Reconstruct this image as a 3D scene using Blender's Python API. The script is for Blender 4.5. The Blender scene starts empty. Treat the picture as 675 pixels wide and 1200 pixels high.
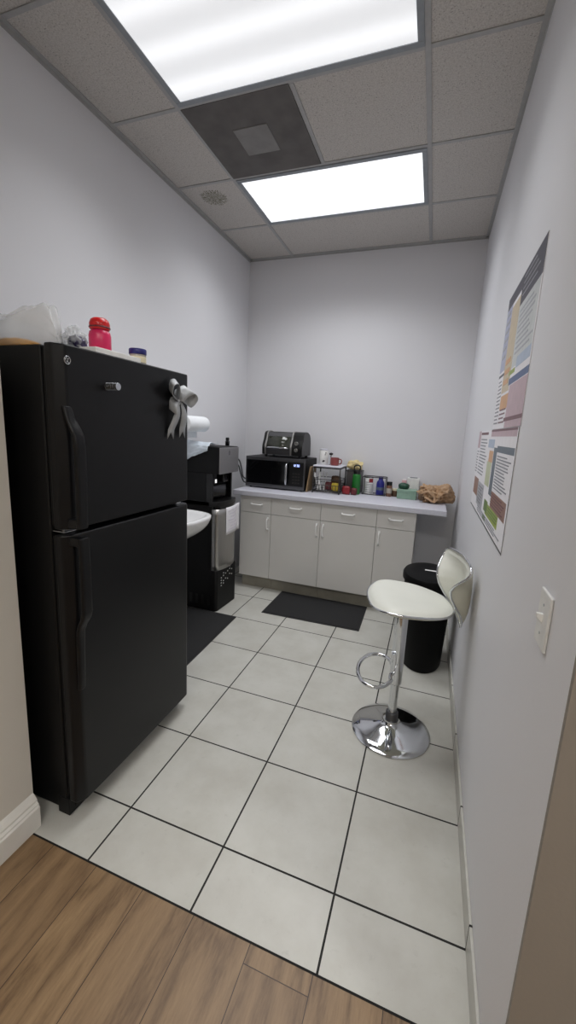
import bpy, bmesh, math, random
from mathutils import Vector, Matrix, noise
C = bpy.context.scene.collection
random.seed(7)
PI = math.pi
# ------------------------------------------------------------------ room dimensions (metres)
XL, XR, YB, H = -.4367, 1.660, .5952, 3.0716
TS, TX, TY = .40524, .8528, -2.1925        # floor tile size and grid origin
YW = -2.402                                # where the tile meets the wood floor
YJ = -2.372                                # left return wall
XJ = .166                                  # left hall wall
YR = -2.55                                 # right wall end
G = .6096                                  # ceiling grid
CT = .925                                  # counter top height

# ------------------------------------------------------------------ materials
def lin(c):
    return tuple(((v/255)/12.92 if v/255 <= .04045 else ((v/255+.055)/1.055)**2.4) for v in c)+(1.,)
class NT:
    def __init__(s, name):
        m = bpy.data.materials.new(name); m.use_nodes = True
        s.m = m; s.t = m.node_tree; s.b = s.t.nodes['Principled BSDF']
    def n(s, typ, **kw):
        nd = s.t.nodes.new(typ)
        for k, v in kw.items(): setattr(nd, k, v)
        return nd
    def l(s, a, b): s.t.links.new(a, b)
    def math(s, op, a, b=None, c=None, clamp=False):
        nd = s.n('ShaderNodeMath', operation=op); nd.use_clamp = clamp
        for i, v in enumerate((a, b, c)):
            if v is None: continue
            if isinstance(v, (int, float)): nd.inputs[i].default_value = v
            else: s.l(v, nd.inputs[i])
        return nd.outputs[0]
    def pos(s):
        g = s.n('ShaderNodeNewGeometry'); x = s.n('ShaderNodeSeparateXYZ'); s.l(g.outputs['Position'], x.inputs[0])
        return g.outputs['Position'], x.outputs
    def noise(s, vec, scale, detail=3, rough=.5):
        nd = s.n('ShaderNodeTexNoise'); nd.inputs['Scale'].default_value = scale
        nd.inputs['Detail'].default_value = detail; nd.inputs['Roughness'].default_value = rough
        if vec is not None: s.l(vec, nd.inputs['Vector'])
        return nd.outputs['Fac']
    def ramp(s, f, stops):
        r = s.n('ShaderNodeValToRGB'); e = r.color_ramp.elements
        while len(e) < len(stops): e.new(.5)
        for k, (p, c) in zip(e, stops): k.position = p; k.color = c
        s.l(f, r.inputs[0]); return r.outputs[0]
    def mix(s, f, a, b):
        nd = s.n('ShaderNodeMix', data_type='RGBA')
        if isinstance(f, (int, float)): nd.inputs[0].default_value = f
        else: s.l(f, nd.inputs[0])
        for i, v in ((6, a), (7, b)):
            if isinstance(v, tuple): nd.inputs[i].default_value = v
            else: s.l(v, nd.inputs[i])
        return nd.outputs[2]
    def bump(s, h, strength, dist=.001):
        nd = s.n('ShaderNodeBump'); nd.inputs['Strength'].default_value = strength
        nd.inputs['Distance'].default_value = dist
        s.l(h, nd.inputs['Height']); s.l(nd.outputs[0], s.b.inputs['Normal'])
    def col(s, c):
        if isinstance(c, tuple): s.b.inputs['Base Color'].default_value = c
        else: s.l(c, s.b.inputs['Base Color'])
    def set(s, **k):
        for a, v in k.items(): s.b.inputs[a.replace('_', ' ')].default_value = v
def mat(name, rgb, rough=.5, metal=0, var=.06, scale=30, bump=0, bscale=200, **k):
    t = NT(name); c = lin(rgb)
    tc = t.n('ShaderNodeTexCoord').outputs['Object']
    f = t.noise(tc, scale)
    d = tuple(v*(1-var) for v in c[:3])+(1,); u = tuple(min(1, v*(1+var)) for v in c[:3])+(1,)
    t.col(t.ramp(f, [(.3, d), (.7, u)]))
    t.set(Roughness=rough, Metallic=metal)
    for a, v in k.items(): t.b.inputs[a.replace('_', ' ')].default_value = v
    if bump: t.bump(t.noise(tc, bscale), bump)
    return t.m
M = {}
def wallmat(name, rgb):
    t = NT(name); p, x = t.pos(); c = lin(rgb)
    f = t.noise(p, 1.3, 4)
    t.col(t.ramp(f, [(.3, tuple(v*.97 for v in c[:3])+(1,)), (.7, c)]))
    t.set(Roughness=.55); t.b.inputs['Specular IOR Level'].default_value = .3
    t.bump(t.noise(p, 160, 4), .12, .002); return t.m
M['wall'] = wallmat('wall_paint', (230, 230, 234))
M['hall'] = wallmat('hall_paint', (208, 203, 194)); M['taupe'] = wallmat('taupe_paint', (141, 133, 124))
def tilemat(name, both=True):
    t = NT(name); p, x = t.pos()
    def line(c, o):
        f = t.math('FRACT', t.math('ADD', t.math('DIVIDE', t.math('SUBTRACT', c, o), TS), .5))
        return t.math('LESS_THAN', t.math('ABSOLUTE', t.math('SUBTRACT', f, .5)), .0034/TS)
    g = line(x[1], TY)
    if both: g = t.math('MAXIMUM', g, line(x[0], TX))
    n1 = t.noise(p, 5, 6, .6); n2 = t.noise(p, 34, 5, .65)
    base = t.ramp(n1, [(.3, lin((186, 184, 176))), (.55, lin((196, 195, 188))), (.75, lin((202, 201, 195)))])
    base = t.mix(t.ramp(n2, [(.60, (0, 0, 0, 1)), (.78, (.35, .35, .35, 1))]), base, lin((158, 156, 148)))
    t.col(t.mix(g, base, lin((32, 31, 29))))
    r = t.math('ADD', t.math('MULTIPLY', g, .5), .34); t.l(r, t.b.inputs['Roughness'])
    t.bump(t.math('ADD', t.math('MULTIPLY', g, -1), t.math('MULTIPLY', n1, .12)), .5, .002)
    return t.m
M['tile'] = tilemat('floor_tile'); M['basetile'] = tilemat('base_tile', False)
def woodmat():
    t = NT('wood_plank_floor'); p, x = t.pos(); PW, PL = .19, 1.25
    i = t.math('FLOOR', t.math('DIVIDE', t.math('SUBTRACT', x[0], .107), PW))
    fx = t.math('FRACT', t.math('DIVIDE', t.math('SUBTRACT', x[0], .107), PW))
    off = t.math('FRACT', t.math('MULTIPLY', i, .377))
    yy = t.math('ADD', t.math('DIVIDE', t.math('ADD', x[1], 2.60), PL), off)
    j = t.math('FLOOR', yy); fy = t.math('FRACT', yy)
    edge = t.math('MAXIMUM', t.math('LESS_THAN', fx, .012), t.math('LESS_THAN', fy, .0018))
    w = t.n('ShaderNodeTexWhiteNoise', noise_dimensions='2D'); cb = t.n('ShaderNodeCombineXYZ')
    t.l(i, cb.inputs[0]); t.l(j, cb.inputs[1]); t.l(cb.outputs[0], w.inputs['Vector'])
    v = t.n('ShaderNodeCombineXYZ')
    t.l(t.math('ADD', x[0], t.math('MULTIPLY', w.outputs['Value'], 7)), v.inputs[0])
    t.l(t.math('MULTIPLY', x[1], .13), v.inputs[1])
    big = t.noise(v.outputs[0], 6, 2, .45)
    wv = t.math('FRACT', t.math('MULTIPLY', big, 8))
    ring = t.math('ABSOLUTE', t.math('SUBTRACT', wv, .5))
    fine = t.noise(v.outputs[0], 130, 5, .7)
    f = t.math('ADD', t.math('MULTIPLY', ring, .6), t.math('MULTIPLY', fine, .65))
    c = t.ramp(f, [(.2, lin((88, 66, 44))), (.42, lin((130, 104, 74))), (.68, lin((152, 125, 92)))])
    c = t.mix(t.math('MULTIPLY', w.outputs['Value'], .35), c, lin((118, 94, 70)))
    kn = t.ramp(t.noise(v.outputs[0], 4, 3, .6), [(.58, (0, 0, 0, 1)), (.72, (.55, .55, .55, 1))]); c = t.mix(kn, c, lin((78, 57, 38)))
    t.col(t.mix(edge, c, lin((52, 36, 24)))); t.set(Roughness=.42)
    t.bump(t.math('SUBTRACT', t.math('MULTIPLY', f, .4), edge), .3, .001); return t.m
M['wood'] = woodmat()
def ceilmat():
    t = NT('acoustic_ceiling_tile'); p, x = t.pos()
    n = t.noise(p, 150, 3, .6); n2 = t.noise(p, 420, 2)
    vo = t.n('ShaderNodeTexVoronoi'); vo.inputs['Scale'].default_value = 95; t.l(p, vo.inputs['Vector'])
    pit = t.math('LESS_THAN', vo.outputs['Distance'], .22)
    keep = t.math('GREATER_THAN', t.noise(p, 60, 2), .52)
    pit = t.math('MULTIPLY', pit, keep)
    c = t.ramp(n, [(.35, lin((192, 187, 182))), (.6, lin((214, 210, 205)))])
    c = t.mix(t.math('MULTIPLY', pit, .55), c, lin((110, 104, 98)))
    # one water stained, mouldy spot
    dx = t.math('SUBTRACT', x[0], -.235); dy = t.math('SUBTRACT', x[1], -.446)
    ang = t.math('ARCTAN2', dy, dx); r = t.math('SQRT', t.math('ADD', t.math('MULTIPLY', dx, dx), t.math('MULTIPLY', dy, dy)))
    sp = t.n('ShaderNodeCombineXYZ'); t.l(t.math('MULTIPLY', ang, 5), sp.inputs[0]); t.l(t.math('MULTIPLY', r, 14), sp.inputs[1])
    ray = t.noise(sp.outputs[0], 1.6, 4, .7)
    s = t.math('MULTIPLY', t.math('LESS_THAN', t.math('ADD', r, t.math('MULTIPLY', ray, .13)), .155), t.math('GREATER_THAN', t.noise(sp.outputs[0], 2.6, 3, .7), .49))
    c = t.mix(t.math('MULTIPLY', s, .75), c, lin((84, 80, 40)))
    t.col(c); t.set(Roughness=.95); t.b.inputs['Specular IOR Level'].default_value = .1
    t.bump(t.math('SUBTRACT', n, pit), .5, .002); return t.m
M['ceil'] = ceilmat()
def panelmat(name, y0, y1, lo, hi):
    # prismatic diffuser: brighter over each fluorescent tube (tubes run along x)
    t = NT(name); p, x = t.pos()
    u = t.math('DIVIDE', t.math('SUBTRACT', x[1], y0), y1-y0)
    cs = t.math('COSINE', t.math('MULTIPLY', t.math('SUBTRACT', t.math('MULTIPLY', u, 3), .5), 2*PI))
    b = t.math('MULTIPLY', t.math('ADD', cs, 1), .5)
    e = t.math('ADD', t.math('MULTIPLY', t.math('POWER', b, 1.4), hi-lo), lo)
    t.col(lin((235, 238, 240))); t.set(Roughness=.4)
    t.b.inputs['Emission Color'].default_value = (1, .975, .935, 1) if lo > 5 else (.965, .975, 1, 1)
    t.l(e, t.b.inputs['Emission Strength']); return t.m
M['panel1'] = panelmat('light_diffuser_front', -1.80, -1.24, .31, .42)
M['panel2'] = panelmat('light_diffuser_back', -.58, -.02, .44, .62)
M['hallfill'] = panelmat('fill_diffuser_hall', -5, -4.4, 11.0, 14.0)  # strong glow for the unseen troffers added as fill
M['gridmetal'] = mat('grid_metal', (176, 176, 176), .5)
M['lightframe'] = mat('light_frame_metal', (150, 156, 162), .4)
M['ventdark'] = mat('dark_return_panel', (104, 101, 99), .8, scale=8, var=.15)
M['ventmid'] = mat('grey_center_plate', (138, 136, 135), .7, scale=14, var=.1)
M['trim'] = mat('white_trim_paint', (222, 220, 214), .35, scale=6, var=.05)
M['cab'] = mat('cabinet_laminate', (214, 212, 208), .45, scale=3, var=.02)
M['cabin'] = mat('cabinet_core', (120, 116, 110), .7)
M['toe'] = mat('toe_kick_board', (158, 154, 142), .6, scale=10, var=.1)
M['counter'] = mat('white_countertop', (206, 206, 216), .4, scale=60, var=.03)
M['handle'] = mat('white_pull', (240, 240, 238), .3)
M['fridge'] = mat('fridge_black', (15, 15, 17), .36, bump=.16, bscale=900, var=.03, Specular_IOR_Level=0.28)
M['fridgeside'] = mat('fridge_side_black', (10, 10, 11), .5, bump=.25, bscale=700, var=.03, Specular_IOR_Level=0.28)
M['gasket'] = mat('gasket_black', (8, 8, 8), .8)
M['black'] = mat('black_plastic', (10, 10, 11), .35)
M['blackmat'] = mat('matte_black_plastic', (11, 11, 12), .55, Specular_IOR_Level=0.28)
M['blackgloss'] = mat('gloss_black', (10, 10, 12), .12)
M['chrome'] = mat('chrome', (215, 217, 220), .07, 1, var=.01)
M['chrome2'] = mat('satin_chrome', (190, 192, 195), .2, 1, var=.02)
def brushed(name, rgb, rough, axis=2):
    t = NT(name); tc = t.n('ShaderNodeTexCoord').outputs['Object']
    mp = t.n('ShaderNodeMapping'); sc = [220, 220, 220]; sc[axis] = 3
    mp.inputs['Scale'].default_value = sc; t.l(tc, mp.inputs[0])
    f = t.noise(mp.outputs[0], 1, 4, .6); c = lin(rgb)
    t.col(t.ramp(f, [(.3, tuple(v*.85 for v in c[:3])+(1,)), (.7, c)])); t.set(Metallic=1, Roughness=rough)
    t.bump(f, .08, .001); return t.m
M['steel'] = brushed('brushed_steel', (188, 186, 183), .36)
M['steeldark'] = brushed('dark_steel', (112, 112, 114), .42, 0)
M['steelh'] = brushed('horizontal_brushed_steel', (176, 175, 176), .5, 0)
M['vinyl'] = mat('white_vinyl', (222, 223, 214), .42, scale=12, var=.015, bump=.08, bscale=500)
M['vinylback'] = mat('cream_vinyl_shell', (214, 212, 196), .42, scale=12, var=.02)
M['porcelain'] = mat('white_porcelain', (240, 240, 240), .12, var=.01)
M['paper'] = mat('white_paper', (238, 236, 240), .8, var=.02)
M['tissue'] = mat('paper_towel', (240, 243, 246), .95, bump=.5, bscale=300, var=.02)
M['ink'] = mat('pale_ink', (205, 196, 214), .8)
def matmat():
    t = NT('black_rubber_backed_mat'); p, x = t.pos()
    f = t.noise(p, 420, 3, .7); f2 = t.noise(p, 9, 3)
    c = t.ramp(f, [(.3, lin((26, 26, 27))), (.7, lin((48, 48, 49)))])
    t.col(t.mix(t.math('MULTIPLY', f2, .4), c, lin((34, 34, 36)))); t.set(Roughness=.95)
    t.bump(f, .9, .003); return t.m
M['mat'] = matmat()
M['matedge'] = mat('mat_rubber_edge', (34, 34, 35), .7)
M['binblack'] = mat('trash_can_black', (9, 9, 10), .5, bump=.1, bscale=500, Specular_IOR_Level=0.12)
M['bagclear'] = mat('clear_plastic_bag', (226, 229, 230), .22, var=.02, Alpha=.36)
M['bagwhite'] = mat('thin_white_plastic_bag', (222, 232, 242), .3, var=.05, Alpha=.86)
M['bagbrown'] = mat('tan_plastic_bag', (186, 152, 118), .42, var=.12, scale=14, bump=.25, bscale=60)
M['bagbrownshade'] = mat('tan_bag_shade', (92, 70, 50), .6)  # tan plastic darkened to put shade into the bag mouth
M['glass'] = mat('oven_glass', (58, 60, 52), .1, var=.1)
M['board'] = mat('bamboo_board', (146, 122, 90), .55, var=.2, scale=40)
M['frame'] = mat('dark_wire', (70, 68, 66), .35, .7)
M['wiregrey'] = mat('grey_wire', (105, 104, 104), .35, .8)
def cm(n, rgb, r=.45, **k): M[n] = mat(n, rgb, r, **k)
cm('pink', (205, 36, 88), .3); cm('redlid', (196, 24, 26), .3); cm('navy', (34, 34, 110), .35)
cm('jarglass', (176, 168, 158), .2); cm('mugred', (142, 72, 72), .35); cm('green', (28, 112, 42), .35)
cm('blue', (36, 40, 128), .3); cm('spice', (116, 80, 62), .4); cm('teal', (136, 166, 148), .45)
cm('tealdark', (26, 72, 52), .5); cm('yellow', (226, 208, 156), .7, bump=.6, bscale=60); cm('yellow2', (190, 166, 50), .5)
cm('red', (138, 32, 40), .4); cm('maroon', (96, 34, 40), .45); cm('brown', (92, 66, 46), .5); cm('labelwhite', (232, 232, 230), .5)
cm('pinkpale', (226, 180, 186), .5); cm('orange', (222, 160, 60), .5); cm('bluegrey', (84, 98, 112), .5)
cm('silverribbon', (168, 170, 172), .5, metal=.15, bump=.5, bscale=400, var=.12); cm('darkpurple', (52, 46, 80), .35)
cm('cream', (232, 222, 190), .6); cm('cantxt', (120, 122, 126), .5)
def emis(name, rgb, s):
    t = NT(name); t.col(lin(rgb)); t.b.inputs['Emission Color'].default_value = lin(rgb); t.b.inputs['Emission Strength'].default_value = s; return t.m
M['display'] = emis('clock_digits', (190, 205, 255), 1.0)
M['led'] = emis('white_indicator', (235, 235, 235), .5)

# ------------------------------------------------------------------ mesh helpers
def link(name, bm, m, parent=None, smooth=False, loc=None, bevel=0, seg=2, kind=None, auto=None, noshape=False):
    me = bpy.data.meshes.new(name); bmesh.ops.recalc_face_normals(bm, faces=bm.faces)
    bm.to_mesh(me); bm.free()
    o = bpy.data.objects.new(name, me); C.objects.link(o)
    for k in (m if isinstance(m, (list, tuple)) else [m]): me.materials.append(M[k] if isinstance(k, str) else k)
    if smooth:
        for p in me.polygons: p.use_smooth = True
    if loc: o.location = loc
    if parent: o.parent = parent
    if bevel:
        b = o.modifiers.new('bevel', 'BEVEL'); b.width = bevel; b.segments = seg; b.limit_method = 'ANGLE'; b.angle_limit = .6
        for p in me.polygons: p.use_smooth = True
        w = o.modifiers.new('wn', 'WEIGHTED_NORMAL')
    if kind: o['kind'] = kind
    return o
def bx(bm, x0, x1, y0, y1, z0, z1, mi=0):
    v = [bm.verts.new((x, y, z)) for x in (x0, x1) for y in (y0, y1) for z in (z0, z1)]
    for q in ((0, 1, 3, 2), (4, 6, 7, 5), (0, 4, 5, 1), (2, 3, 7, 6), (0, 2, 6, 4), (1, 5, 7, 3)):
        f = bm.faces.new([v[i] for i in q]); f.material_index = mi
    return v
def box(name, x0, x1, y0, y1, z0, z1, m, parent=None, bevel=0, seg=2):
    bm = bmesh.new(); bx(bm, x0, x1, y0, y1, z0, z1); return link(name, bm, m, parent, bevel=bevel, seg=seg)
def tube_bm(bm, pts, r, n=10, closed=False, mi=0, caps=True):
    pts = [Vector(p) for p in pts]; N = len(pts); rings = []
    rr = r if isinstance(r, (list, tuple)) else [r]*N
    prev = None
    for i, p in enumerate(pts):
        if closed: t = pts[(i+1) % N]-pts[i-1]
        else: t = pts[min(i+1, N-1)]-pts[max(i-1, 0)]
        t.normalize()
        if prev is None:
            a = Vector((0, 0, 1)) if abs(t.z) < .9 else Vector((1, 0, 0)); a = (a-t*a.dot(t)).normalized()
        else:
            a = prev-t*prev.dot(t); a.normalize()
        prev = a; b = t.cross(a)
        rings.append([bm.verts.new(p+(a*math.cos(2*PI*k/n)+b*math.sin(2*PI*k/n))*rr[i]) for k in range(n)])
    for i in range(N if closed else N-1):
        A, B = rings[i], rings[(i+1) % N]
        for k in range(n):
            f = bm.faces.new((A[k], A[(k+1) % n], B[(k+1) % n], B[k])); f.material_index = mi
    if not closed and caps:
        for R in (rings[0], rings[-1]):
            f = bm.faces.new(R); f.material_index = mi
def tube(name, pts, r, m, parent=None, n=10, closed=False):
    bm = bmesh.new(); tube_bm(bm, pts, r, n, closed); return link(name, bm, m, parent, smooth=True)
def lathe_bm(bm, prof, c=(0, 0, 0), n=32, sx=1, sy=1, mi=0):
    rings = []
    for r, z in prof:
        if r < 1e-6: rings.append([bm.verts.new((c[0], c[1], c[2]+z))])
        else: rings.append([bm.verts.new((c[0]+r*sx*math.cos(2*PI*k/n), c[1]+r*sy*math.sin(2*PI*k/n), c[2]+z)) for k in range(n)])
    for A, B in zip(rings, rings[1:]):
        for k in range(n):
            a = [A[k % len(A)], A[(k+1) % len(A)], B[(k+1) % len(B)], B[k % len(B)]]
            u = []
            for v in a:
                if v not in u: u.append(v)
            if len(u) > 2:
                f = bm.faces.new(u); f.material_index = mi
    for R in (rings[0], rings[-1]):
        if len(R) > 2:
            f = bm.faces.new(R); f.material_index = mi
def lathe(name, prof, m, parent=None, c=(0, 0, 0), n=32, sx=1, sy=1, sharp=None):
    bm = bmesh.new(); lathe_bm(bm, prof, c, n, sx, sy); o = link(name, bm, m, parent, smooth=True)
    e = o.modifiers.new('es', 'EDGE_SPLIT'); e.split_angle = math.radians(sharp or 40); return o
def grid(bm, f, nu, nv, mi=0):
    V = [[bm.verts.new(f(i/nu, j/nv)) for j in range(nv+1)] for i in range(nu+1)]
    for i in range(nu):
        for j in range(nv):
            q = bm.faces.new((V[i][j], V[i+1][j], V[i+1][j+1], V[i][j+1])); q.material_index = mi
    return V
def prism(bm, pts, axis, a0, a1, mi=0):
    # extrude a 2D outline along one axis
    def mk(p, a):
        if axis == 0: return (a, p[0], p[1])
        if axis == 1: return (p[0], a, p[1])
        return (p[0], p[1], a)
    A = [bm.verts.new(mk(p, a0)) for p in pts]; B = [bm.verts.new(mk(p, a1)) for p in pts]
    n = len(pts)
    for k in range(n):
        f = bm.faces.new((A[k], A[(k+1) % n], B[(k+1) % n], B[k])); f.material_index = mi
    for R in (A, B):
        f = bm.faces.new(R); f.material_index = mi
def spline(pts, n=8, closed=False):
    out = []; N = len(pts); P = [Vector(p) for p in pts]
    for i in range(N if closed else N-1):
        g = lambda k: P[k % N] if closed else P[max(0, min(N-1, k))]
        a, b, c, d = g(i-1), g(i), g(i+1), g(i+2)
        for k in range(n):
            t = k/n
            out.append(.5*((2*b)+(c-a)*t+(2*a-5*b+4*c-d)*t*t+(3*b-a-3*c+d)*t**3))
    if not closed: out.append(P[-1])
    return out
def thing(name, label, cat, loc=(0, 0, 0), rz=0, group=None):
    o = bpy.data.objects.new(name, None); C.objects.link(o); o.location = loc; o.rotation_euler = (0, 0, rz)
    return tag(o, label, cat, group)
def tag(o, label, cat, group=None):
    o['label'] = label; o['category'] = cat
    if group: o['group'] = group
    return o
def struct(name, bm, m, bevel=0):
    return link(name, bm, m, kind='structure', bevel=bevel)
def sbox(name, *a, bevel=0):
    bm = bmesh.new(); bx(bm, *a[:6]); return struct(name, bm, a[6], bevel)

# ------------------------------------------------------------------ the room shell
sbox('floor', XL-.1, XR+.008, YW, YB+.1, -.1, 0, 'tile')
sbox('floor_hall', XJ-.2, 5.2, -7.0, YW-.004, -.1, -.001, 'wood')
sbox('trim_1', XJ+.01, XR, YW-.006, YW+.001, -.05, -.0005, 'gasket')
sbox('wall_left', XL-.12, XL, YJ, YB+.12, 0, H, 'wall')
sbox('wall_back', XL, XR, YB, YB+.12, 0, H, 'wall')
sbox('wall_right', XR, XR+.12, YR, YB+.12, 0, H, 'wall')
sbox('wall_left_return', XL-.12, XJ, YJ-.12, YJ, 0, H, 'hall')
sbox('wall_hall_left', XJ-.12, XJ, -7.0, YJ-.12, 0, H, 'hall')
sbox('wall_hall_front', XJ-.12, 5.2, -7.12, -7.0, 0, H, 'hall')
sbox('wall_hall_right', 5.2, 5.32, -7.12, YR+.12, 0, H, 'hall')
bm = bmesh.new(); bx(bm, XR, 5.2, YR-.004, YR-.0005, 0, H); bx(bm, XR+.121, 5.2, YR, YR+.12, 0, H); struct('wall_hall_back', bm, 'taupe')
bm = bmesh.new()
bx(bm, XL-.12, 5.3, -7.12, YB+.12, H+.001, H+.05)
struct('ceiling', bm, 'ceil')
# T-bar grid: main runners, cross tees, wall angles
bm = bmesh.new()
w = .012; z0, z1 = H-.004, H+.004
for x in (0, 2*G): bx(bm, x-w, x+w, -3.0, YB, z0, z1)
rows = [-(j-1)*G for j in range(1, 6)]
for y in rows:
    for a, b in ((XL, -w), (w, 2*G-w), (2*G+w, XR)): bx(bm, a, b, y-w*.9, y+w*.9, z0+.0005, z1)
bx(bm, G-w*.9, G+w*.9, -2*G+w, -G-w, z0+.0005, z1)
struct('trim_2', bm, 'gridmetal', .0008)
bm = bmesh.new()
bx(bm, XL, XL+.022, YJ, YB, z0-.001, z1); bx(bm, XR-.022, XR, YR, YB, z0-.001, z1); bx(bm, XL, XR, YB-.022, YB, z0-.001, z1)
bx(bm, XL, XL+.002, YJ, YB, z0-.02, z0); bx(bm, XR-.002, XR, YR, YB, z0-.02, z0); bx(bm, XL, XR, YB-.002, YB, z0-.014, z0)
struct('trim_3', bm, 'gridmetal')
# tile base along the right wall
bm = bmesh.new(); bx(bm, XR-.009, XR, YR+.12, YB, 0, .09); struct('baseboard_right', bm, 'basetile', .002)
bm = bmesh.new(); bx(bm, XL, XR-.009, YB-.009, YB, 0, .09); struct('baseboard_back', bm, 'tile', .002)
# moulded wooden baseboard round the left hall wall corner
prof = [(0, 0), (.015, 0), (.015, .082), (.0125, .088), (.0125, .094), (.009, .1), (.009, .108), (.004, .122), (.0, .13)]
bm = bmesh.new(); prism(bm, [(XJ+a*2, b) for a, b in prof], 1, -7.0, YJ-.0005)
struct('baseboard_left', bm, 'trim')
bm = bmesh.new(); prism(bm, [(YR-.004-a, b) for a, b in prof], 0, XR+.001, 5.2)
struct('baseboard_hall', bm, 'trim')
# scuffs and hairline along the right wall end bead
sbox('trim_4', XR-.0008, XR+.006, YR-.0046, YR+.006, 0, H, 'taupe')

# ------------------------------------------------------------------ ceiling fixtures
def troffer(x0, y0, label, pm, watts=0, spread=110):
    t = thing('ceiling_light', label, 'ceiling light', (x0, y0, H), 0, 'fluorescent troffers in the ceiling')
    L, W, b = 2*G, G, .012
    bm = bmesh.new(); f = .028
    for a in ((b, L-b, b, b+f), (b, L-b, W-b-f, W-b), (b, b+f, b+f, W-b-f), (L-b-f, L-b, b+f, W-b-f)):
        bx(bm, *a, -.009, .001)
    link('frame', bm, 'lightframe', t, bevel=.002)
    bm = bmesh.new(); bx(bm, b+f, L-b-f, b+f, W-b-f, -.005, .0005)
    link('diffuser', bm, pm, t)
    if watts:
        # area light added just under the diffuser to throw most light steeply downward
        ld = bpy.data.lights.new('added_downlight', 'AREA'); ld.shape = 'RECTANGLE'; ld.size = L-.08; ld.size_y = W-.08
        ld.energy = watts; ld.spread = math.radians(spread); ld.color = (.975, .985, 1)
        lo_ = bpy.data.objects.new('added_downlight', ld); C.objects.link(lo_); lo_.parent = t; lo_.location = (L/2, W/2, -.0065)
    return t
troffer(0, -3*G, 'long lit troffer nearest the camera, cut off by the top of the photo', 'panel1', 5.0, 114)
troffer(0, -G, 'smaller looking lit troffer nearer the back wall, beyond the dark vent panel', 'panel2', 5.8, 128)
for i, (x, y) in enumerate(((2*G-.3, -8*G), (2*G+1.9, -7*G))):  # unseen hall troffers, added to fill the room with light
    t = troffer(x, y, 'unseen hall troffer added as fill light', M['hallfill']); t['label'] = ('unseen fill troffer added behind the camera', 'unseen fill troffer added right of the camera')[i]
v = thing('ceiling_vent', 'square dark grey ceiling vent panel between the two lights', 'ceiling vent', (0, -2*G, H))
bm = bmesh.new(); bx(bm, .006, G-.013, .006, G-.007, -.006, -.0005); link('panel', bm, 'ventdark', v, bevel=.002)
bm = bmesh.new(); bx(bm, .205, .405, .205, .415, -.010, -.005); link('center_plate', bm, 'ventmid', v, bevel=.006)

# ------------------------------------------------------------------ fridge
fr = thing('refrigerator', 'tall black top-freezer refrigerator on the left wall', 'refrigerator')
FY0, FY1, FX, FT = -2.318, -1.606, .335, 1.700
box('cabinet_body', -.425, .258, FY0+.006, FY1-.006, .03, FT-.004, 'fridgeside', fr, .006)
bm = bmesh.new(); bx(bm, .255, .285, FY0+.014, FY1-.014, 1.132, FT-.012); bx(bm, .255, .285, FY0+.014, FY1-.014, .10, 1.095)
link('door_gasket', bm, 'gasket', fr)
def fdoor(z0, z1):
    # gently bowed front with rounded vertical edges
    pts = []
    n = 24
    for k in range(n+1):
        s = -1+2*k/n; y = (FY0+FY1)/2+s*(FY1-FY0)/2
        e = max(0, (abs(s)-.93)/.07)
        x = FX-.004*s*s-.022*(1-math.sqrt(max(0, 1-e*e)))
        pts.append((x, y))
    pts += [(.278, FY1), (.278, FY0)]
    bm = bmesh.new(); prism(bm, pts, 2, z0, z1)
    return bm
link('freezer_door', fdoor(1.122, FT), 'fridge', fr, bevel=.007, seg=3)
link('fridge_door', fdoor(.085, 1.104), 'fridge', fr, bevel=.007, seg=3)
def fhandle(zs, sgn):
    # strip that stands off the door near the split, tapering back to it
    bm = bmesh.new(); rings = []
    for z, off, w in zs:
        y0 = FY0+.012; y1 = y0+w; x1 = FX-.002+off; th = .016 if off > .02 else .014
        x0 = max(x1-th, FX-.012)
        c = [(x0, y0), (x1-.005, y0), (x1, y0+.006), (x1, y1-.008), (x1-.006, y1), (x0, y1)]
        rings.append([bm.verts.new((a, b, z)) for a, b in c])
    for A, B in zip(rings, rings[1:]):
        for k in range(6): bm.faces.new((A[k], A[(k+1) % 6], B[(k+1) % 6], B[k]))
    bm.faces.new(rings[0]); bm.faces.new(rings[-1])
    bx(bm, FX-.012, FX+.03, FY0+.014, FY0+.045, *((zs[-1][0]-.03, zs[-1][0]) if sgn > 0 else (zs[-1][0], zs[-1][0]+.03)))
    return bm
zt = [(1.515, .004, .03), (1.50, .008, .034), (1.475, .016, .036), (1.45, .03, .04), (1.425, .042, .042), (1.39, .046, .042), (1.3, .046, .042), (1.2, .044, .042), (1.128, .042, .042)]
link('freezer_handle', fhandle(zt, -1), 'fridge', fr, smooth=False, bevel=.004)
zb = [(.548, .012, .028), (.60, .014, .030), (.70, .015, .032), (.765, .017, .034), (.79, .026, .036), (.815, .04, .04), (.84, .046, .042), (.9, .046, .042), (1.0, .046, .042), (1.098, .044, .042)]
link('fridge_handle', fhandle(zb, 1), 'fridge', fr, bevel=.004)
bm = bmesh.new(); bx(bm, .20, .292, FY0+.03, FY0+.075, 1.104, 1.122); bx(bm, .255, .31, FY0+.012, FY0+.06, 1.109, 1.114)
link('hinge', bm, 'chrome2', fr, bevel=.002)
bm = bmesh.new(); bx(bm, .215, .27, FY0+.004, FY1-.004, .012, .083)
for k in range(14): bx(bm, .268, .273, FY0+.03+k*.048, FY0+.065+k*.048, .03, .068)
link('kick_grille', bm, 'blackmat', fr, bevel=.002)
for y in (FY0+.05, FY1-.05):
    lathe('foot', [(.0, 0), (.018, 0), (.02, .012), (.012, .02), (.012, .034)], 'blackmat', fr, (.22, y, 0), 16)
    lathe('foot', [(.0, 0), (.018, 0), (.02, .012), (.012, .02), (.012, .034)], 'blackmat', fr, (-.34, y, 0), 16)
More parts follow.
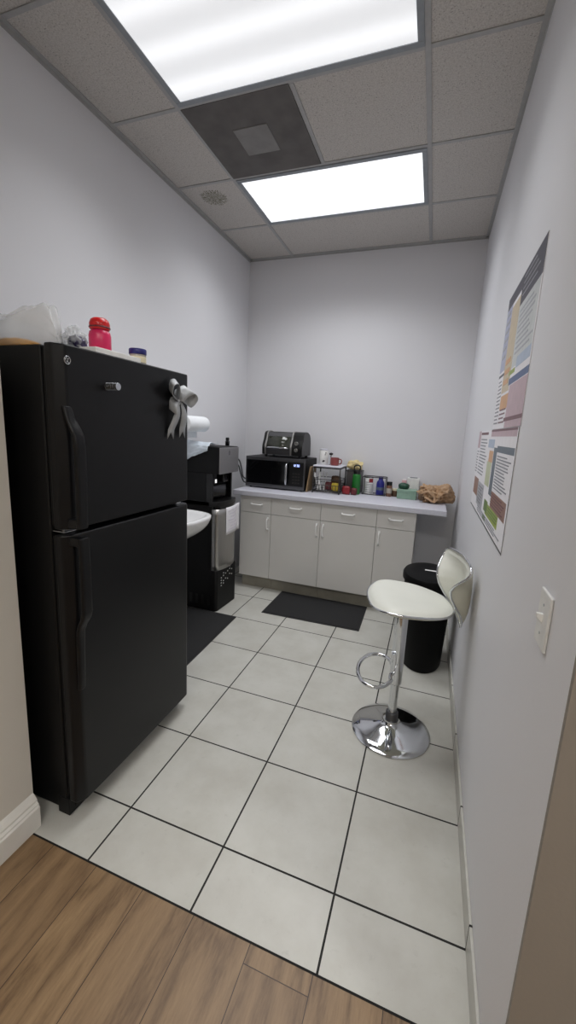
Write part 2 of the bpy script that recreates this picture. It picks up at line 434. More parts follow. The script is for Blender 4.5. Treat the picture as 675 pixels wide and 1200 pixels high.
# round emblem with a scrolled monogram
bm = bmesh.new(); cy, cz, R = -2.285, 1.652, .0115; xe = FX+.0005
tube_bm(bm, [(xe, cy+R*math.cos(a*PI/12), cz+R*math.sin(a*PI/12)) for a in range(24)], .0014, 6, True)
tube_bm(bm, spline([(xe, cy-.001, cz+.006), (xe, cy-.007, cz+.004), (xe, cy-.007, cz-.005), (xe, cy-.001, cz-.006), (xe, cy-.001, cz), (xe, cy-.004, cz)], 4), .001, 6)
tube_bm(bm, spline([(xe, cy+.007, cz+.005), (xe, cy+.002, cz+.004), (xe, cy+.003, cz), (xe, cy+.006, cz), (xe, cy+.002, cz-.001), (xe, cy+.002, cz-.005), (xe, cy+.008, cz-.006)], 4), .001, 6)
link('emblem', bm, 'chrome2', fr, smooth=True)
# stacked disc magnets
mg = thing('magnet', 'short stack of round silver magnets on the freezer door', 'magnet', (FX-.001, -2.128, 1.592))
for k in range(7):
    bm = bmesh.new(); n = 24; x0 = .0015+k*.0075
    rr = .0125
    A = [(rr*math.cos(2*PI*a/n), rr*math.sin(2*PI*a/n)) for a in range(n)]
    prism(bm, A, 0, x0, x0+.0045); link('disc', bm, 'chrome2', mg, bevel=.0008)
bm = bmesh.new(); prism(bm, [(.010*math.cos(2*PI*a/20), .010*math.sin(2*PI*a/20)) for a in range(20)], 0, 0, .05); link('core', bm, 'gasket', mg)
# silver gift bow
bow = thing('ribbon_bow', 'silver glitter ribbon bow stuck on the freezer door', 'bow', (FX, -1.733, 1.592))
def ribbon(name, pts, wdir, wid):
    P = spline(pts, 8); bm = bmesh.new(); W = Vector(wdir).normalized()
    rows_ = []
    for i, p in enumerate(P):
        w_ = wid if not isinstance(wid, (list, tuple)) else wid[0]+(wid[1]-wid[0])*i/(len(P)-1)
        rows_.append([bm.verts.new(p+W*w_*s) for s in (-.5, -.17, .17, .5)])
    for A, B in zip(rows_, rows_[1:]):
        for k in range(3): bm.faces.new((A[k], A[k+1], B[k+1], B[k]))
    o = link(name, bm, 'silverribbon', bow, smooth=True)
    s = o.modifiers.new('t', 'SOLIDIFY'); s.thickness = .0018
    return o
ribbon('loop', [(.012, 0, 0), (.03, -.018, .022), (.042, -.045, .058), (.036, -.074, .05), (.02, -.058, .012), (.012, -.01, -.008)], (.75, -.55, -.45), .056)
ribbon('loop', [(.012, 0, 0), (.028, .022, .024), (.042, .05, .036), (.038, .074, .012), (.02, .05, -.022), (.012, .01, -.006)], (.75, .4, -.6), .060)
ribbon('loop', [(.008, 0, 0), (.018, -.03, -.015), (.03, -.058, -.035), (.026, -.055, -.065), (.012, -.03, -.05), (.008, 0, -.01)], (.8, 0, -.5), .045)
lathe('knot', [(0, -.02), (.012, -.018), (.017, 0), (.012, .018), (0, .02)], 'silverribbon', bow, (.022, .008, .002), 16, 1, .8)
def tail(y0, y1, z1, wid):
    bm = bmesh.new(); n = 14; rows_ = []
    for i in range(n+1):
        u = i/n; z = -.015+(z1+.015)*u; y = y0+(y1-y0)*u; x = .016+.012*math.sin(u*PI*1.3)
        w_ = .014+(wid-.014)*min(1, u*2)
        rows_.append([(x+.003*math.cos(s*3), y+s*w_, z) for s in (-.5, 0, .5)])
    rows_[-1][0] = (rows_[-1][0][0], rows_[-1][0][1], z1-.03); rows_[-1][2] = (rows_[-1][2][0], rows_[-1][2][1], z1-.03); 
    V = [[bm.verts.new(p) for p in r] for r in rows_]
    for A, B in zip(V, V[1:]):
        for k in range(2): bm.faces.new((A[k], A[k+1], B[k+1], B[k]))
    o = link('tail', bm, 'silverribbon', bow, smooth=True); s = o.modifiers.new('t', 'SOLIDIFY'); s.thickness = .0016
tail(-.010, -.045, -.150, .044); tail(.016, .042, -.145, .044)

# ---- things on top of the fridge
TZ = FT-.004
def crumple(name, c, s, m, label=None, cat=None, parent=None, amp=.25, freq=3., sub=4, seed=0, flat=0, ridge=True, fn=None, boxy=0):
    bm = bmesh.new(); bmesh.ops.create_icosphere(bm, subdivisions=sub, radius=1)
    for v_ in bm.verts:
        p = v_.co.copy()
        if boxy: p *= (1/max(abs(p.x), abs(p.y), abs(p.z)))**boxy
        q = p*freq+Vector((seed, seed*1.7, 0))
        n1 = noise.noise(q); n2 = 1-abs(noise.noise(q*2.1)) if ridge else noise.noise(q*2.1)
        n3 = 1-abs(noise.noise(q*4.3+Vector((3, 1, 2))))
        k = 1+amp*(n1*.9+(n2-.7)*.9+(n3-.75)*.45)
        p = p*k
        if fn: p = fn(p)
        p = Vector((c[0]+p.x*s[0], c[1]+p.y*s[1], c[2]+p.z*s[2]))
        if p.z < flat: p.z = flat+.0008*(p.z-flat)
        v_.co = p
    o = link(name, bm, m, parent, smooth=True)
    if label: tag(o, label, cat)
    return o
# clear bag: a crumpled translucent tent over its contents
def tent(p):
    p.z = p.z if p.z < 0 else p.z**.7 if p.z > 0 else p.z
    return p
bag = thing('plastic_bag', 'large clear plastic bag full of food on the near end of the refrigerator top', 'bag')
def bagsurf(u, v_):
    x = -.33+.665*u
    yn = -2.314; yf = min(-2.04, -2.3+(.338-x)/1.107)
    a = PI*v_; q = math.sin(a)**.5 if math.sin(a) > 1e-6 else 0
    y = (yn+yf)/2-(yf-yn)/2*math.cos(a)
    top = .138+.006*math.sin(u*9)+.012*max(0, 1-abs(x-.18)/.09)-(.012 if x > 0 else 0)
    top *= min(1, max(0, (.345-x)/.075))**.6*min(1, u*8+.3)
    n = noise.noise(Vector((u*7, v_*5, 1)))*.018-(1-abs(noise.noise(Vector((u*6+3, v_*7, 4)))))*.016
    z = max(0, top*q+n*q); y += n*.6*q
    return Vector((x, y, TZ+.002+z))
bm = bmesh.new(); V = grid(bm, bagsurf, 44, 36)
bmesh.ops.holes_fill(bm, edges=[e for e in bm.edges if e.is_boundary], sides=0)
link('bag_film', bm, 'bagclear', bag, smooth=True)
tube('gathered_corner', spline([(.335, -2.31, TZ+.004), (.30, -2.295, TZ+.05), (.26, -2.27, TZ+.10), (.215, -2.235, TZ+.125)], 6), .0025, 'bagclear', bag)
o = crumple('food_packet', (.07, -2.235, TZ+.016), (.055, .045, .014), 'orange', 'yellow food packet lying inside the clear bag', 'food packet', amp=.15, flat=TZ+.003, boxy=.8)
tr = thing('tray', 'flat white foam tray on top of the refrigerator under the pink bottle', 'tray')
box('tray_base', .15, .325, -2.16, -1.95, TZ+.001, TZ+.006, 'labelwhite', tr, .002)
bm = bmesh.new()
for a in ((.145, .33, -2.165, -2.16), (.145, .33, -1.95, -1.945), (.145, .15, -2.16, -1.95), (.325, .33, -2.16, -1.95)): bx(bm, *a, TZ+.001, TZ+.02)
link('rim', bm, 'labelwhite', tr, bevel=.0015)
bun = thing('snack_pack', 'dark snack pack in shiny clear wrap beside the pink bottle', 'snack pack')
crumple('contents', (.238, -2.150, TZ+.034), (.028, .03, .026), 'darkpurple', parent=bun, amp=.3, seed=8, flat=TZ+.007)
crumple('wrapper', (.228, -2.155, TZ+.044), (.034, .036, .038), 'bagclear', parent=bun, amp=.5, seed=3, flat=TZ+.007)
bt = thing('water_bottle', 'pink water bottle with a red lid on top of the refrigerator', 'bottle', (.190, -2.0, TZ+.007))
lathe('bottle_body', [(0, 0), (.036, 0), (.039, .004), (.039, .085), (.036, .098), (.028, .105), (.026, .110), (0, .110)], 'pink', bt)
lathe('lid', [(0, .106), (.033, .106), (.036, .110), (.036, .128), (.031, .141), (.022, .147), (0, .148)], 'redlid', bt)
bm = bmesh.new(); tube_bm(bm, [(.0345*math.cos(a), .0345*math.sin(a), .114) for a in [k*PI/16 for k in range(32)]], .0035, 8, True); link('band', bm, 'maroon', bt, smooth=True)
jr = thing('jar', 'small glass jar with a dark blue lid near the middle of the refrigerator top', 'jar', (.285, -1.908, TZ))
lathe('glass_body', [(0, 0), (.028, 0), (.031, .004), (.031, .036), (.029, .042), (0, .042)], 'jarglass', jr)
lathe('lid', [(0, .040), (.032, .040), (.033, .042), (.033, .058), (.031, .061), (0, .061)], 'navy', jr)
lathe('paper_label', [(.0314, .010), (.0316, .010), (.0316, .032), (.0314, .032)], 'cream', jr)

# ------------------------------------------------------------------ sink, towel roll, dispenser on the left wall
sk = thing('wall_sink', 'white porcelain wall sink between refrigerator and water dispenser', 'sink')
def sinkouter(u, v_):
    # u around half outline from wall to wall, v from rim down to bowl bottom
    a = PI*u
    y = -.985-.245*math.copysign(abs(math.cos(a))**.55, math.cos(a)); x = XL+.455*abs(math.sin(a))**.5
    k = 1-.62*v_**1.6
    if v_ < .12: k = 1
    zz = .862-.03*min(1, v_/.12) if v_ < .12 else .832-.15*((v_-.12)/.88)**.8
    return Vector((XL+(x-XL)*(.35+.65*k) if v_ >= .12 else x, -.985+(y+.985)*k, zz))
bm = bmesh.new(); grid(bm, sinkouter, 48, 14)
def sinktop(u, v_):
    a = PI*u
    y = -.985-.245*math.copysign(abs(math.cos(a))**.55, math.cos(a)); x = XL+.455*abs(math.sin(a))**.5
    k = 1-.9*v_
    z = .862+.003*min(1, v_*20)
    if v_ > .16: z = .864-.11*(1-(1-(v_-.16)/.84)**2.2)
    cx = XL+.24
    return Vector((cx+(x-cx)*k if v_ > 0 else x, -.985+(y+.985)*k, z))
grid(bm, sinktop, 48, 18)
bmesh.ops.remove_doubles(bm, verts=bm.verts, dist=.0004)
link('basin', bm, 'porcelain', sk, smooth=True)
box('back_ledge', XL, XL+.09, -1.225, -.745, .80, .873, 'porcelain', sk, .012)
bm = bmesh.new(); tube_bm(bm, spline([(XL+.05, -.985, .87), (XL+.05, -.985, .96), (XL+.09, -.985, 1.0), (XL+.15, -.985, .98), (XL+.16, -.985, .95)], 6), .011, 12); link('faucet', bm, 'chrome', sk, smooth=True)
tube('drain_pipe', spline([(XL+.2, -.985, .70), (XL+.2, -.985, .52), (XL+.12, -.985, .48), (XL+.02, -.985, .52)], 6), .016, 'chrome', sk)

pr = thing('paper_towel_roll', 'white paper towel roll hanging on the left wall over the dispenser', 'paper towel')
bm = bmesh.new(); prism(bm, [(-.300+.058*math.cos(2*PI*a/40), 1.487+.058*math.sin(2*PI*a/40)) for a in range(40)], 1, -.725, -.452)
link('roll', bm, 'tissue', pr, bevel=.006)
bm = bmesh.new()
grid(bm, lambda u, v_: Vector((-.300-.058+.004*math.sin(v_*6), -.718+.262*u, 1.487-.105*v_)), 8, 8); o = link('loose_sheet', bm, 'tissue', pr, smooth=True)
s = o.modifiers.new('t', 'SOLIDIFY'); s.thickness = .001
bm = bmesh.new()
for y in (-.737, -.446):
    tube_bm(bm, [(XL, y, 1.487), (-.30, y, 1.487)], .005, 8)
tube_bm(bm, [(-.30, -.737, 1.487), (-.30, -.446, 1.487)], .006, 8); bx(bm, XL, XL+.006, -.745, -.437, 1.472, 1.502)
link('holder', bm, 'labelwhite', pr)

DX, DY0, DY1, DT = -.09, -.573, -.252, 1.325
wd = thing('water_dispenser', 'black and steel bottom-loading water dispenser beside the counter', 'water dispenser')
# shell split into a lower cabinet, alcove back, side cheeks and head
box('upper_shell', XL+.005, DX-.004, DY0, DY1, 1.118, DT, 'blackmat', wd, .008)
bm = bmesh.new(); bx(bm, XL+.005, -.20, DY0, DY1, .90, 1.12); link('alcove_back', bm, 'blackmat', wd)
bm = bmesh.new(); bx(bm, -.201, -.145, DY0+.001, DY0+.018, .90, 1.119); link('alcove_cheek', bm, 'black', wd, bevel=.003)
bm = bmesh.new(); bx(bm, -.201, -.145, DY1-.018, DY1-.001, .90, 1.119); link('alcove_cheek', bm, 'black', wd, bevel=.003)
box('indicator_mount', -.201, -.1495, DY0+.035, DY0+.072, 1.035, 1.119, 'black', wd, .002)
bm = bmesh.new(); bx(bm, -.203, -.17, DY0+.03, DY1-.03, .915, 1.02); link('splash_panel', bm, 'blackgloss', wd, bevel=.006)
bm = bmesh.new(); bx(bm, -.20, -.115, DY0+.12, DY1-.12, 1.045, 1.119); link('spout', bm, 'blackgloss', wd, bevel=.01)
bm = bmesh.new(); bx(bm, -.150, -.1435, DY0+.045, DY0+.062, 1.045, 1.072); link('indicator', bm, 'led', wd)
bm = bmesh.new(); bx(bm, DX-.004, DX+.003, DY0+.004, DY1-.004, 1.118, DT-.006); link('front_panel', bm, 'steelh', wd, bevel=.004)
bm = bmesh.new(); tube_bm(bm, spline([(DX+.003, -.418, DT-.03), (DX+.003, -.412, DT-.048), (DX+.003, -.42, DT-.066), (DX+.003, -.428, DT-.048), (DX+.003, -.418, DT-.03)], 5), .0015, 6); link('drop_symbol', bm, 'black', wd)
def curved(x_edge, bulge, z0, z1, yi=0, zc=0, back=XL+.005, n=24):
    pts = [(back, DY1-yi), (back, DY0+yi)]
    for k in range(n+1):
        s = -1+2*k/n; e = max(0, (abs(s)-.86)/.14)
        pts.append((x_edge+bulge*(1-s*s)-.03*(1-math.sqrt(max(0, 1-e*e))), (DY0+DY1)/2+s*(DY1-DY0-2*yi)/2))
    bm = bmesh.new(); prism(bm, pts, 2, z0, z1); return bm
link('lower_shell', curved(-.145, .012, .02, .90), 'blackmat', wd, bevel=.003)
link('drip_shelf', curved(-.105, .03, .862, .902), 'black', wd, bevel=.004)
def doorsheet(z0, z1, curve=0):
    bm = bmesh.new(); n = 28; m_ = 10
    def f(u, v_):
        s = -1+2*u; e = max(0, (abs(s)-.84)/.16)
        x = -.108+.034*(1-s*s)-.04*(1-math.sqrt(max(0, 1-e*e)))
        zb = z0-curve*(1-s*s)
        return Vector((x, (DY0+DY1)/2+s*(DY1-DY0-.004)/2, zb+(z1-zb)*v_))
    grid(bm, f, n, m_); return bm
o = link('steel_door', doorsheet(.345, .842, .0), 'steel', wd, smooth=True); s = o.modifiers.new('t', 'SOLIDIFY'); s.thickness = .04; s.offset = -1
o = link('door_head', doorsheet(.842, .866), 'blackgloss', wd, smooth=True); s = o.modifiers.new('t', 'SOLIDIFY'); s.thickness = .04; s.offset = -1
# perforated plinth: holes cut as a pattern of little light plugs behind
bm = bmesh.new(); pts = [(XL+.01, DY1-.002), (XL+.01, DY0+.002), (-.115, DY0+.002), (-.098, DY0+.02), (-.086, DY1-.02), (-.1, DY1-.002)]
prism(bm, pts, 2, 0, .345); link('plinth', bm, 'blackmat', wd, bevel=.006)
random.seed(3)
for a in range(6):
    for b in range(5):
        if random.random() < .62:
            y = -.505+a*.033; z = .20+b*.022+.010*a
            x = -.098+.012*(y-DY0-.02)/(DY1-DY0-.04)
            bm = bmesh.new(); bx(bm, x-.001, x+.0018, y, y+.012, z, z+.008); link('vent_slot', bm, 'labelwhite', wd)
bm = bmesh.new()
for k in range(5): bx(bm, -.40+.055*k, -.375+.055*k, DY0-.001, DY0+.003, .05, .13)
link('side_slots', bm, 'black', wd)
# note taped on the door
bm = bmesh.new()
def note(u, v_):
    y = -.478+.277*u; z = .848-.022*(1-u)*0-.225*v_+.0*u
    s = min(1, max(-1, (y-(DY0+DY1)/2)/((DY1-DY0)/2)))
    x = -.108+.034*(1-s*s)+.004+.006*v_*math.sin(u*PI)
    x = max(x, -.098)
    return Vector((x, y+.006*v_, z+.006*math.sin(u*5)*v_))
grid(bm, note, 16, 8); 
for k in range(6):
    pass
o = link('paper_note', bm, 'paper', smooth=True); tag(o, 'white handwritten paper note taped to the steel dispenser door', 'note')
s = o.modifiers.new('t', 'SOLIDIFY'); s.thickness = .0006
root = o
bm = bmesh.new()
for k in range(7):
    v_ = .14+.115*k; a0 = .1+.05*(k % 3); a1 = .82-.09*((k*5) % 4)
    pts = []
    for i in range(22):
        u = a0+(a1-a0)*i/21; p = note(u, v_+.018*math.sin(i*2.1+k)); pts.append(p+Vector((.0012, 0, 0)))
    tube_bm(bm, pts, .0011, 5)
link('handwriting', bm, 'ink', root)
# bag draped over the dispenser
def drape(u, v_):
    x = -.415+.235*u
    n = noise.noise(Vector((u*6, v_*6, 2)))*.012+(1-abs(noise.noise(Vector((u*9, v_*8, 5)))))*.008
    if v_ < .55:
        y = -.41-.165*(v_/.55); z = DT+.004+.026*math.sin(v_/.55*PI*.8)*(1-.5*u)+n
        if v_ > .5: z = DT+.004+.01*(1-u)
    else:
        q = (v_-.55)/.45; y = DY0-.006-.012*math.sin(q*2.5)-abs(n)*.6; z = DT+.004-q*(.135-.10*u)+n*.3
    return Vector((x, y, max(z, DT+.002) if v_ < .55 else z))
bm = bmesh.new(); grid(bm, drape, 30, 40); o = link('grocery_bag', bm, 'bagwhite', smooth=True)
tag(o, 'thin bluish white plastic bag draped over the dispenser top', 'bag')
s = o.modifiers.new('t', 'SOLIDIFY'); s.thickness = .0008
pb = thing('pump_bottle', 'small black bottle standing on the dispenser top', 'bottle', (-.20, -.212, DT)); pb.location.y = -.272
pb.location.x = -.185
lathe('bottle_body', [(0, 0), (.016, 0), (.017, .003), (.018, .036), (.012, .042), (.012, .046), (0, .046)], 'blackgloss', pb)
lathe('cap', [(0, .044), (.0145, .044), (.0145, .060), (.012, .066), (0, .066)], 'blackmat', pb)
tag(tube('power_cord', spline([(-.22, DY1+.003, 1.225), (-.2, -.18, 1.225), (-.19, -.05, 1.20), (-.235, .10, 1.12), (-.262, .20, 1.02), (-.275, .33, .98)], 8), .006, 'black'), 'upper black cord looping from the dispenser toward the microwave', 'cord')
tag(tube('power_cord', spline([(-.24, DY1+.003, 1.165), (-.22, -.16, 1.17), (-.21, -.02, 1.15), (-.25, .12, 1.06), (-.275, .24, .97), (-.285, .35, .945)], 8), .006, 'black'), 'lower black cord looping from the dispenser behind the microwave', 'cord')

# ------------------------------------------------------------------ base cabinets and worktop
XS = [-.183, .118, .572, 1.042, 1.347]
grp = 'pale grey base cabinets under the worktop'
labs = ['narrow pale grey base cabinet at the left end by the dispenser', 'wide pale grey cabinet second from the left, below the microwave',
        'wide pale grey cabinet with its door pull on the left, behind the mat', 'narrow pale grey base cabinet at the right end beside the trash can']
hinge = [1, 1, 0, 0]
def pull(parent, c, vertical):
    L = .052
    pts = [(-L, 0), (-L*.92, -.018), (-L*.7, -.026), (0, -.028), (L*.7, -.026), (L*.92, -.018), (L, 0)]
    P = [((0, b, a) if vertical else (a, b, 0)) for a, b in pts]
    bm = bmesh.new(); tube_bm(bm, [Vector(p)+Vector(c) for p in spline(P, 5)], .0055, 10)
    for s in (-1, 1):
        e = (c[0], c[1], c[2]+s*L) if vertical else (c[0]+s*L, c[1], c[2])
        bx(bm, e[0]-.008, e[0]+.008, e[1]-.003, e[1]+.001, e[2]-.009, e[2]+.009)
    return link('pull', bm, 'handle', parent, smooth=True)
for i in range(4):
    x0, x1 = XS[i], XS[i+1]
    t = thing('base_cabinet', labs[i], 'cabinet', (x0, 0, 0), 0, grp)
    W = x1-x0
    bm = bmesh.new(); bx(bm, .001, W-.001, .019, YB-.012, .125, CT-.045); link('carcass', bm, 'cab' if i in (0, 3) else 'cabin', t)
    box('toe_kick', .001 if i else .0, W-.001 if i < 3 else W-.02, .075, .095, 0, .126, 'toe', t, .001)
    d = box('door', .0015, W-.0015, 0, .018, .128, .726, 'cab', t, .0015)
    dr = box('drawer', .0015, W-.0015, 0, .018, .730, CT-.047, 'cab', t, .0015)
    pull(dr, (W/2+(.0 if i else .01), 0, .808), False)
    pull(d, (W-.028 if hinge[i] else .030, 0, .640), True)
bm = bmesh.new(); bx(bm, -.250, 1.562, -.030, YB-.001, CT-.045, CT)
tag(link('countertop', bm, 'counter', bevel=.006, seg=3), 'white laminate worktop overhanging the grey base cabinets', 'countertop')

# ------------------------------------------------------------------ microwave + toaster oven
mw = thing('microwave', 'black and steel microwave oven at the left end of the worktop', 'microwave', (-.235, .20, CT))
MW, MH, MD = .585, .295, .385
bm = bmesh.new(); bx(bm, 0, MW, .012, MD, .012, MH); link('case', bm, 'blackmat', mw, bevel=.005)
bm = bmesh.new()
bx(bm, 0, MW, 0, .014, .012, .045); bx(bm, 0, MW, 0, .014, MH-.030, MH); bx(bm, 0, .008, 0, .014, .045, MH-.030); bx(bm, MW-.014, MW, 0, .014, .045, MH-.03)
link('front_frame', bm, 'steeldark', mw, bevel=.002)
box('door_glass', .008, .435, -.002, .013, .045, MH-.030, 'blackgloss', mw, .002)
box('control_panel', .437, MW-.014, -.001, .013, .045, MH-.030, 'black', mw, .002)
bm = bmesh.new(); tube_bm(bm, [(.415, -.004, .055), (.415, -.028, .064), (.415, -.034, .09), (.415, -.036, .15), (.415, -.034, .215), (.415, -.028, .24), (.415, -.004, .25)], [.008, .009, .011, .011, .011, .009, .008], 12)
link('handle', bm, 'chrome2', mw, smooth=True)
bm = bmesh.new(); 
def seg7(bm, x, z, w, h, on, y):
    th = w*.2
    S = {'a': (x, x+w, z+h-th, z+h), 'g': (x, x+w, z+h/2-th/2, z+h/2+th/2), 'd': (x, x+w, z, z+th), 'f': (x, x+th, z+h/2, z+h), 'b': (x+w-th, x+w, z+h/2, z+h), 'e': (x, x+th, z, z+h/2), 'c': (x+w-th, x+w, z, z+h/2)}
    for k in on: a = S[k]; bx(bm, a[0], a[1], y-.001, y, a[2], a[3])
for k, on in enumerate(('bc', 'abged', 'abgcd', 'abcdef')): seg7(bm, .470+k*.0155+(.004 if k > 1 else 0), .226, .011, .019, on, -.001)
link('clock_display', bm, 'display', mw)
bm = bmesh.new()
for a in range(3):
    for b in range(4): bx(bm, .468+a*.026, .486+a*.026, -.0022, -.001, .07+b*.028, .082+b*.028)
link('keypad', bm, 'frame', mw)
for x in (.04, MW-.04):
    for y in (.04, MD-.04): lathe('foot', [(0, 0), (.012, 0), (.012, .013), (0, .013)], 'black', mw, (x, y, 0), 12)
to = thing('toaster_oven', 'dome-shaped roll-top toaster oven standing on the microwave', 'toaster oven', (-.10, .262, CT+MH))
TW, TD, TH = .395, .26, .235
def tprof(off=0, n=14):
    pts = [(TD+off, .022), (TD+off, .06)]
    P = [(TD+off, .14), (TD-.03+off*.6, .205+off), (TD*.55, TH+off), (TD*.22, TH-.012+off), (.03-off*.5, TH-.075+off), (.0-off, .10), (.004-off, .022)]
    pts += [tuple(p) for p in spline([Vector((a, b, 0)) for a, b in P], 5)]
    return [(p[0], p[1]) for p in pts]
bm = bmesh.new(); prism(bm, tprof(), 0, .016, TW-.016); link('oven_body', bm, 'steeldark', to, smooth=False)
bm = bmesh.new(); prism(bm, tprof(.006), 0, 0, .028); link('end_cap', bm, 'black', to, bevel=.004)
bm = bmesh.new(); prism(bm, tprof(.006), 0, TW-.105, TW); link('end_cap', bm, 'black', to, bevel=.004)
bm = bmesh.new(); prism(bm, tprof(.009), 0, .026, .038); link('trim_band', bm, 'steel', to, bevel=.002)
bm = bmesh.new(); prism(bm, tprof(.009), 0, TW-.117, TW-.103); link('trim_band', bm, 'steel', to, bevel=.002)
P = [(.085, TH-.003), (.05, TH-.040), (.022, TH-.075), (.004, .12), (-.001, .085)]
P = [tuple(p)[:2] for p in spline([Vector((a, b, 0)) for a, b in P], 6)]
bm = bmesh.new(); grid(bm, lambda u, v_: Vector((.046+(TW-.17)*u, P[min(len(P)-1, int(round(v_*(len(P)-1))))][0]-.0045, P[min(len(P)-1, int(round(v_*(len(P)-1))))][1]+.004)), 2, len(P)-1)
o = link('glass_door', bm, 'glass', to, smooth=True); s = o.modifiers.new('t', 'SOLIDIFY'); s.thickness = .003
tube('door_handle', [(.055, -.003, .078), (.06, -.022, .088), (.075, -.028, .09), (TW-.155, -.028, .09), (TW-.14, -.022, .088), (TW-.135, -.003, .078)], .008, 'chrome', to)
for z in (.135, .075):
    bm = bmesh.new(); prism(bm, [(TW-.055+.017*math.cos(k*PI/10), z+.017*math.sin(k*PI/10)) for k in range(20)], 1, -.024, .004)
    kn = link('knob', bm, 'steel' if z < .1 else 'steel', to, bevel=.003)
    bm = bmesh.new(); bx(bm, TW-.057, TW-.053, -.026, -.022, z, z+.015); link('pointer', bm, 'black', kn)
for x in (.03, TW-.03):
    for y in (.03, TD-.03): lathe('foot', [(0, 0), (.014, 0), (.014, .024), (0, .024)], 'black', to, (x, y, 0), 12)

# ------------------------------------------------------------------ counter clutter
bm = bmesh.new(); bx(bm, 0, .012, 0, .19, 0, .235)
o = link('cutting_board', bm, 'board', bevel=.003); o.location = (.356, .225, CT+.001); o.rotation_euler = (0, math.radians(7.5), 0)
tag(o, 'thin bamboo board leaning upright between the microwave and the wire rack', 'board')
rk = thing('wire_rack', 'dark metal wire rack basket on the worktop right of the microwave', 'rack', (.415, .255, CT))
bm = bmesh.new(); RW, RD, RH = .245, .25, .235
for x in (0, RW):
    for y in (0, RD): tube('post', [(x, y, 0), (x, y, RH)], .006, 'frame', rk, 8)
bm = bmesh.new()
for z in (.018, RH-.004):
    tube_bm(bm, [(0, 0, z), (RW, 0, z), (RW, RD, z), (0, RD, z)], .006, 8, True)
for z in (.075, .125): tube_bm(bm, [(0, 0, z), (RW, 0, z), (RW, RD, z), (0, RD, z)], .003, 6, True)
for k in range(1, 8): tube_bm(bm, [(RW*k/8, 0, .018), (RW*k/8, RD, .018)], .0025, 6)
for k in range(1, 6): tube_bm(bm, [(0, RD*k/6, .018), (0, RD*k/6, .125)], .0025, 6); tube_bm(bm, [(RW, RD*k/6, .018), (RW, RD*k/6, .125)], .0025, 6)
for k in range(1, 8): tube_bm(bm, [(RW*k/8, 0, .018), (RW*k/8, 0, .075)], .0025, 6)
link('basket', bm, 'frame', rk, smooth=True)
o = box('serving_tray', .408, .668, .245, .512, CT+RH+.003, CT+RH+.017, 'counter', None, .006, 3); tag(o, 'white tray lying on top of the wire rack', 'tray')
random.seed(11)
glab = ['white plastic fork standing in the wire rack', 'white plastic spoon standing in the wire rack', 'white plastic knife standing in the wire rack']
names = ['plastic_fork', 'plastic_spoon', 'plastic_knife']
cl = []
for k in range(9):
    kind = k % 3; bm = bmesh.new(); L = .165+.01*random.random()
    tube_bm(bm, [(0, 0, 0), (0, 0, L*.7)], [.004, .0028], 6)
    if kind == 0:
        for s in (-1, 0, 1): bx(bm, s*.007-.0018, s*.007+.0018, -.001, .001, L*.78, L)
        bx(bm, -.009, .009, -.001, .001, L*.7, L*.79)
    elif kind == 1:
        lathe_bm(bm, [(0, L*.68), (.008, L*.72), (.013, L*.82), (.011, L*.94), (0, L)], (0, 0, 0), 10, 1, .25)
    else: bx(bm, -.007, .007, -.001, .001, L*.66, L)
    o = link(names[kind], bm, 'labelwhite', smooth=(kind == 1))
    o.location = (.452+.017*(k % 4)+.004*random.random(), .275+.022*(k//3), CT+.024)
    o.rotation_euler = (random.uniform(-.18, .18), random.uniform(-.28, .28), random.uniform(0, 3))
    tag(o, 'white plastic cutlery piece from the loose bunch standing in the left of the wire rack', 'cutlery', 'plastic cutlery in the wire rack')
o = crumple('tea_packet', (.613, .292, CT+.062), (.030, .014, .036), 'yellow2', 'yellow packet in the right front of the wire rack', 'packet', amp=.12, sub=3, flat=CT+.024, boxy=.8)
o = crumple('sauce_packet', (.545, .335, CT+.06), (.036, .022, .036), 'maroon', 'dark red packet behind the yellow one in the wire rack', 'packet', amp=.25, sub=3, flat=CT+.024, seed=2, boxy=.8)
o = crumple('snack_wrapper', (.59, .43, CT+.085), (.042, .042, .062), 'brown', 'brown wrapper at the back of the wire rack', 'packet', amp=.25, sub=3, flat=CT+.024, seed=6, boxy=.8)
RT = CT+RH+.0175
cn = thing('canister', 'white canister with dark print standing on the wire rack tray', 'canister', (.475, .36, RT))
lathe('canister_body', [(0, 0), (.038, 0), (.040, .003), (.040, .128), (.038, .131), (0, .131)], 'labelwhite', cn)
lathe('lid', [(0, .130), (.041, .130), (.041, .142), (.039, .144), (0, .144)], 'counter', cn)
bm = bmesh.new()
def onc(a, z, r=.0408): return Vector((r*math.cos(a), r*math.sin(a), z))
for a, z, w_ in ((-1.35, .026, .012), (-1.2, .03, .009), (-.9, .105, .005), (-1.0, .09, .004)):
    bm = bmesh.new(); tube_bm(bm, [onc(a-.12, z), onc(a, z+w_), onc(a+.15, z+w_*.4)], w_*.6, 8); link('printed_mark', bm, 'black', cn, smooth=True)
mu = thing('mug', 'dull red mug standing on the wire rack tray', 'mug', (.583, .35, RT))
lathe('cup', [(0, 0), (.034, 0), (.038, .004), (.040, .070), (.0365, .070), (.034, .008), (0, .006)], 'mugred', mu)
tube('handle', spline([(.037, 0, .056), (.056, .0, .056), (.063, 0, .036), (.054, 0, .016), (.036, 0, .016)], 6), .0055, 'mugred', mu)
st = thing('steel_scoop', 'small dark steel utensil between the canister and the mug', 'utensil', (.534, .40, RT))
tube('stem', [(0, 0, 0), (0, 0, .10)], .004, 'frame', st); lathe('scoop_head', [(0, .085), (.016, .09), (.018, .105), (0, .112)], 'frame', st, n=16)
lathe('stand', [(0, 0), (.018, 0), (.016, .004), (0, .005)], 'frame', st, n=16)
bb = thing('storage_bin', 'low black bin with folded rim behind the green bottle', 'bin', (.68, .447, CT))
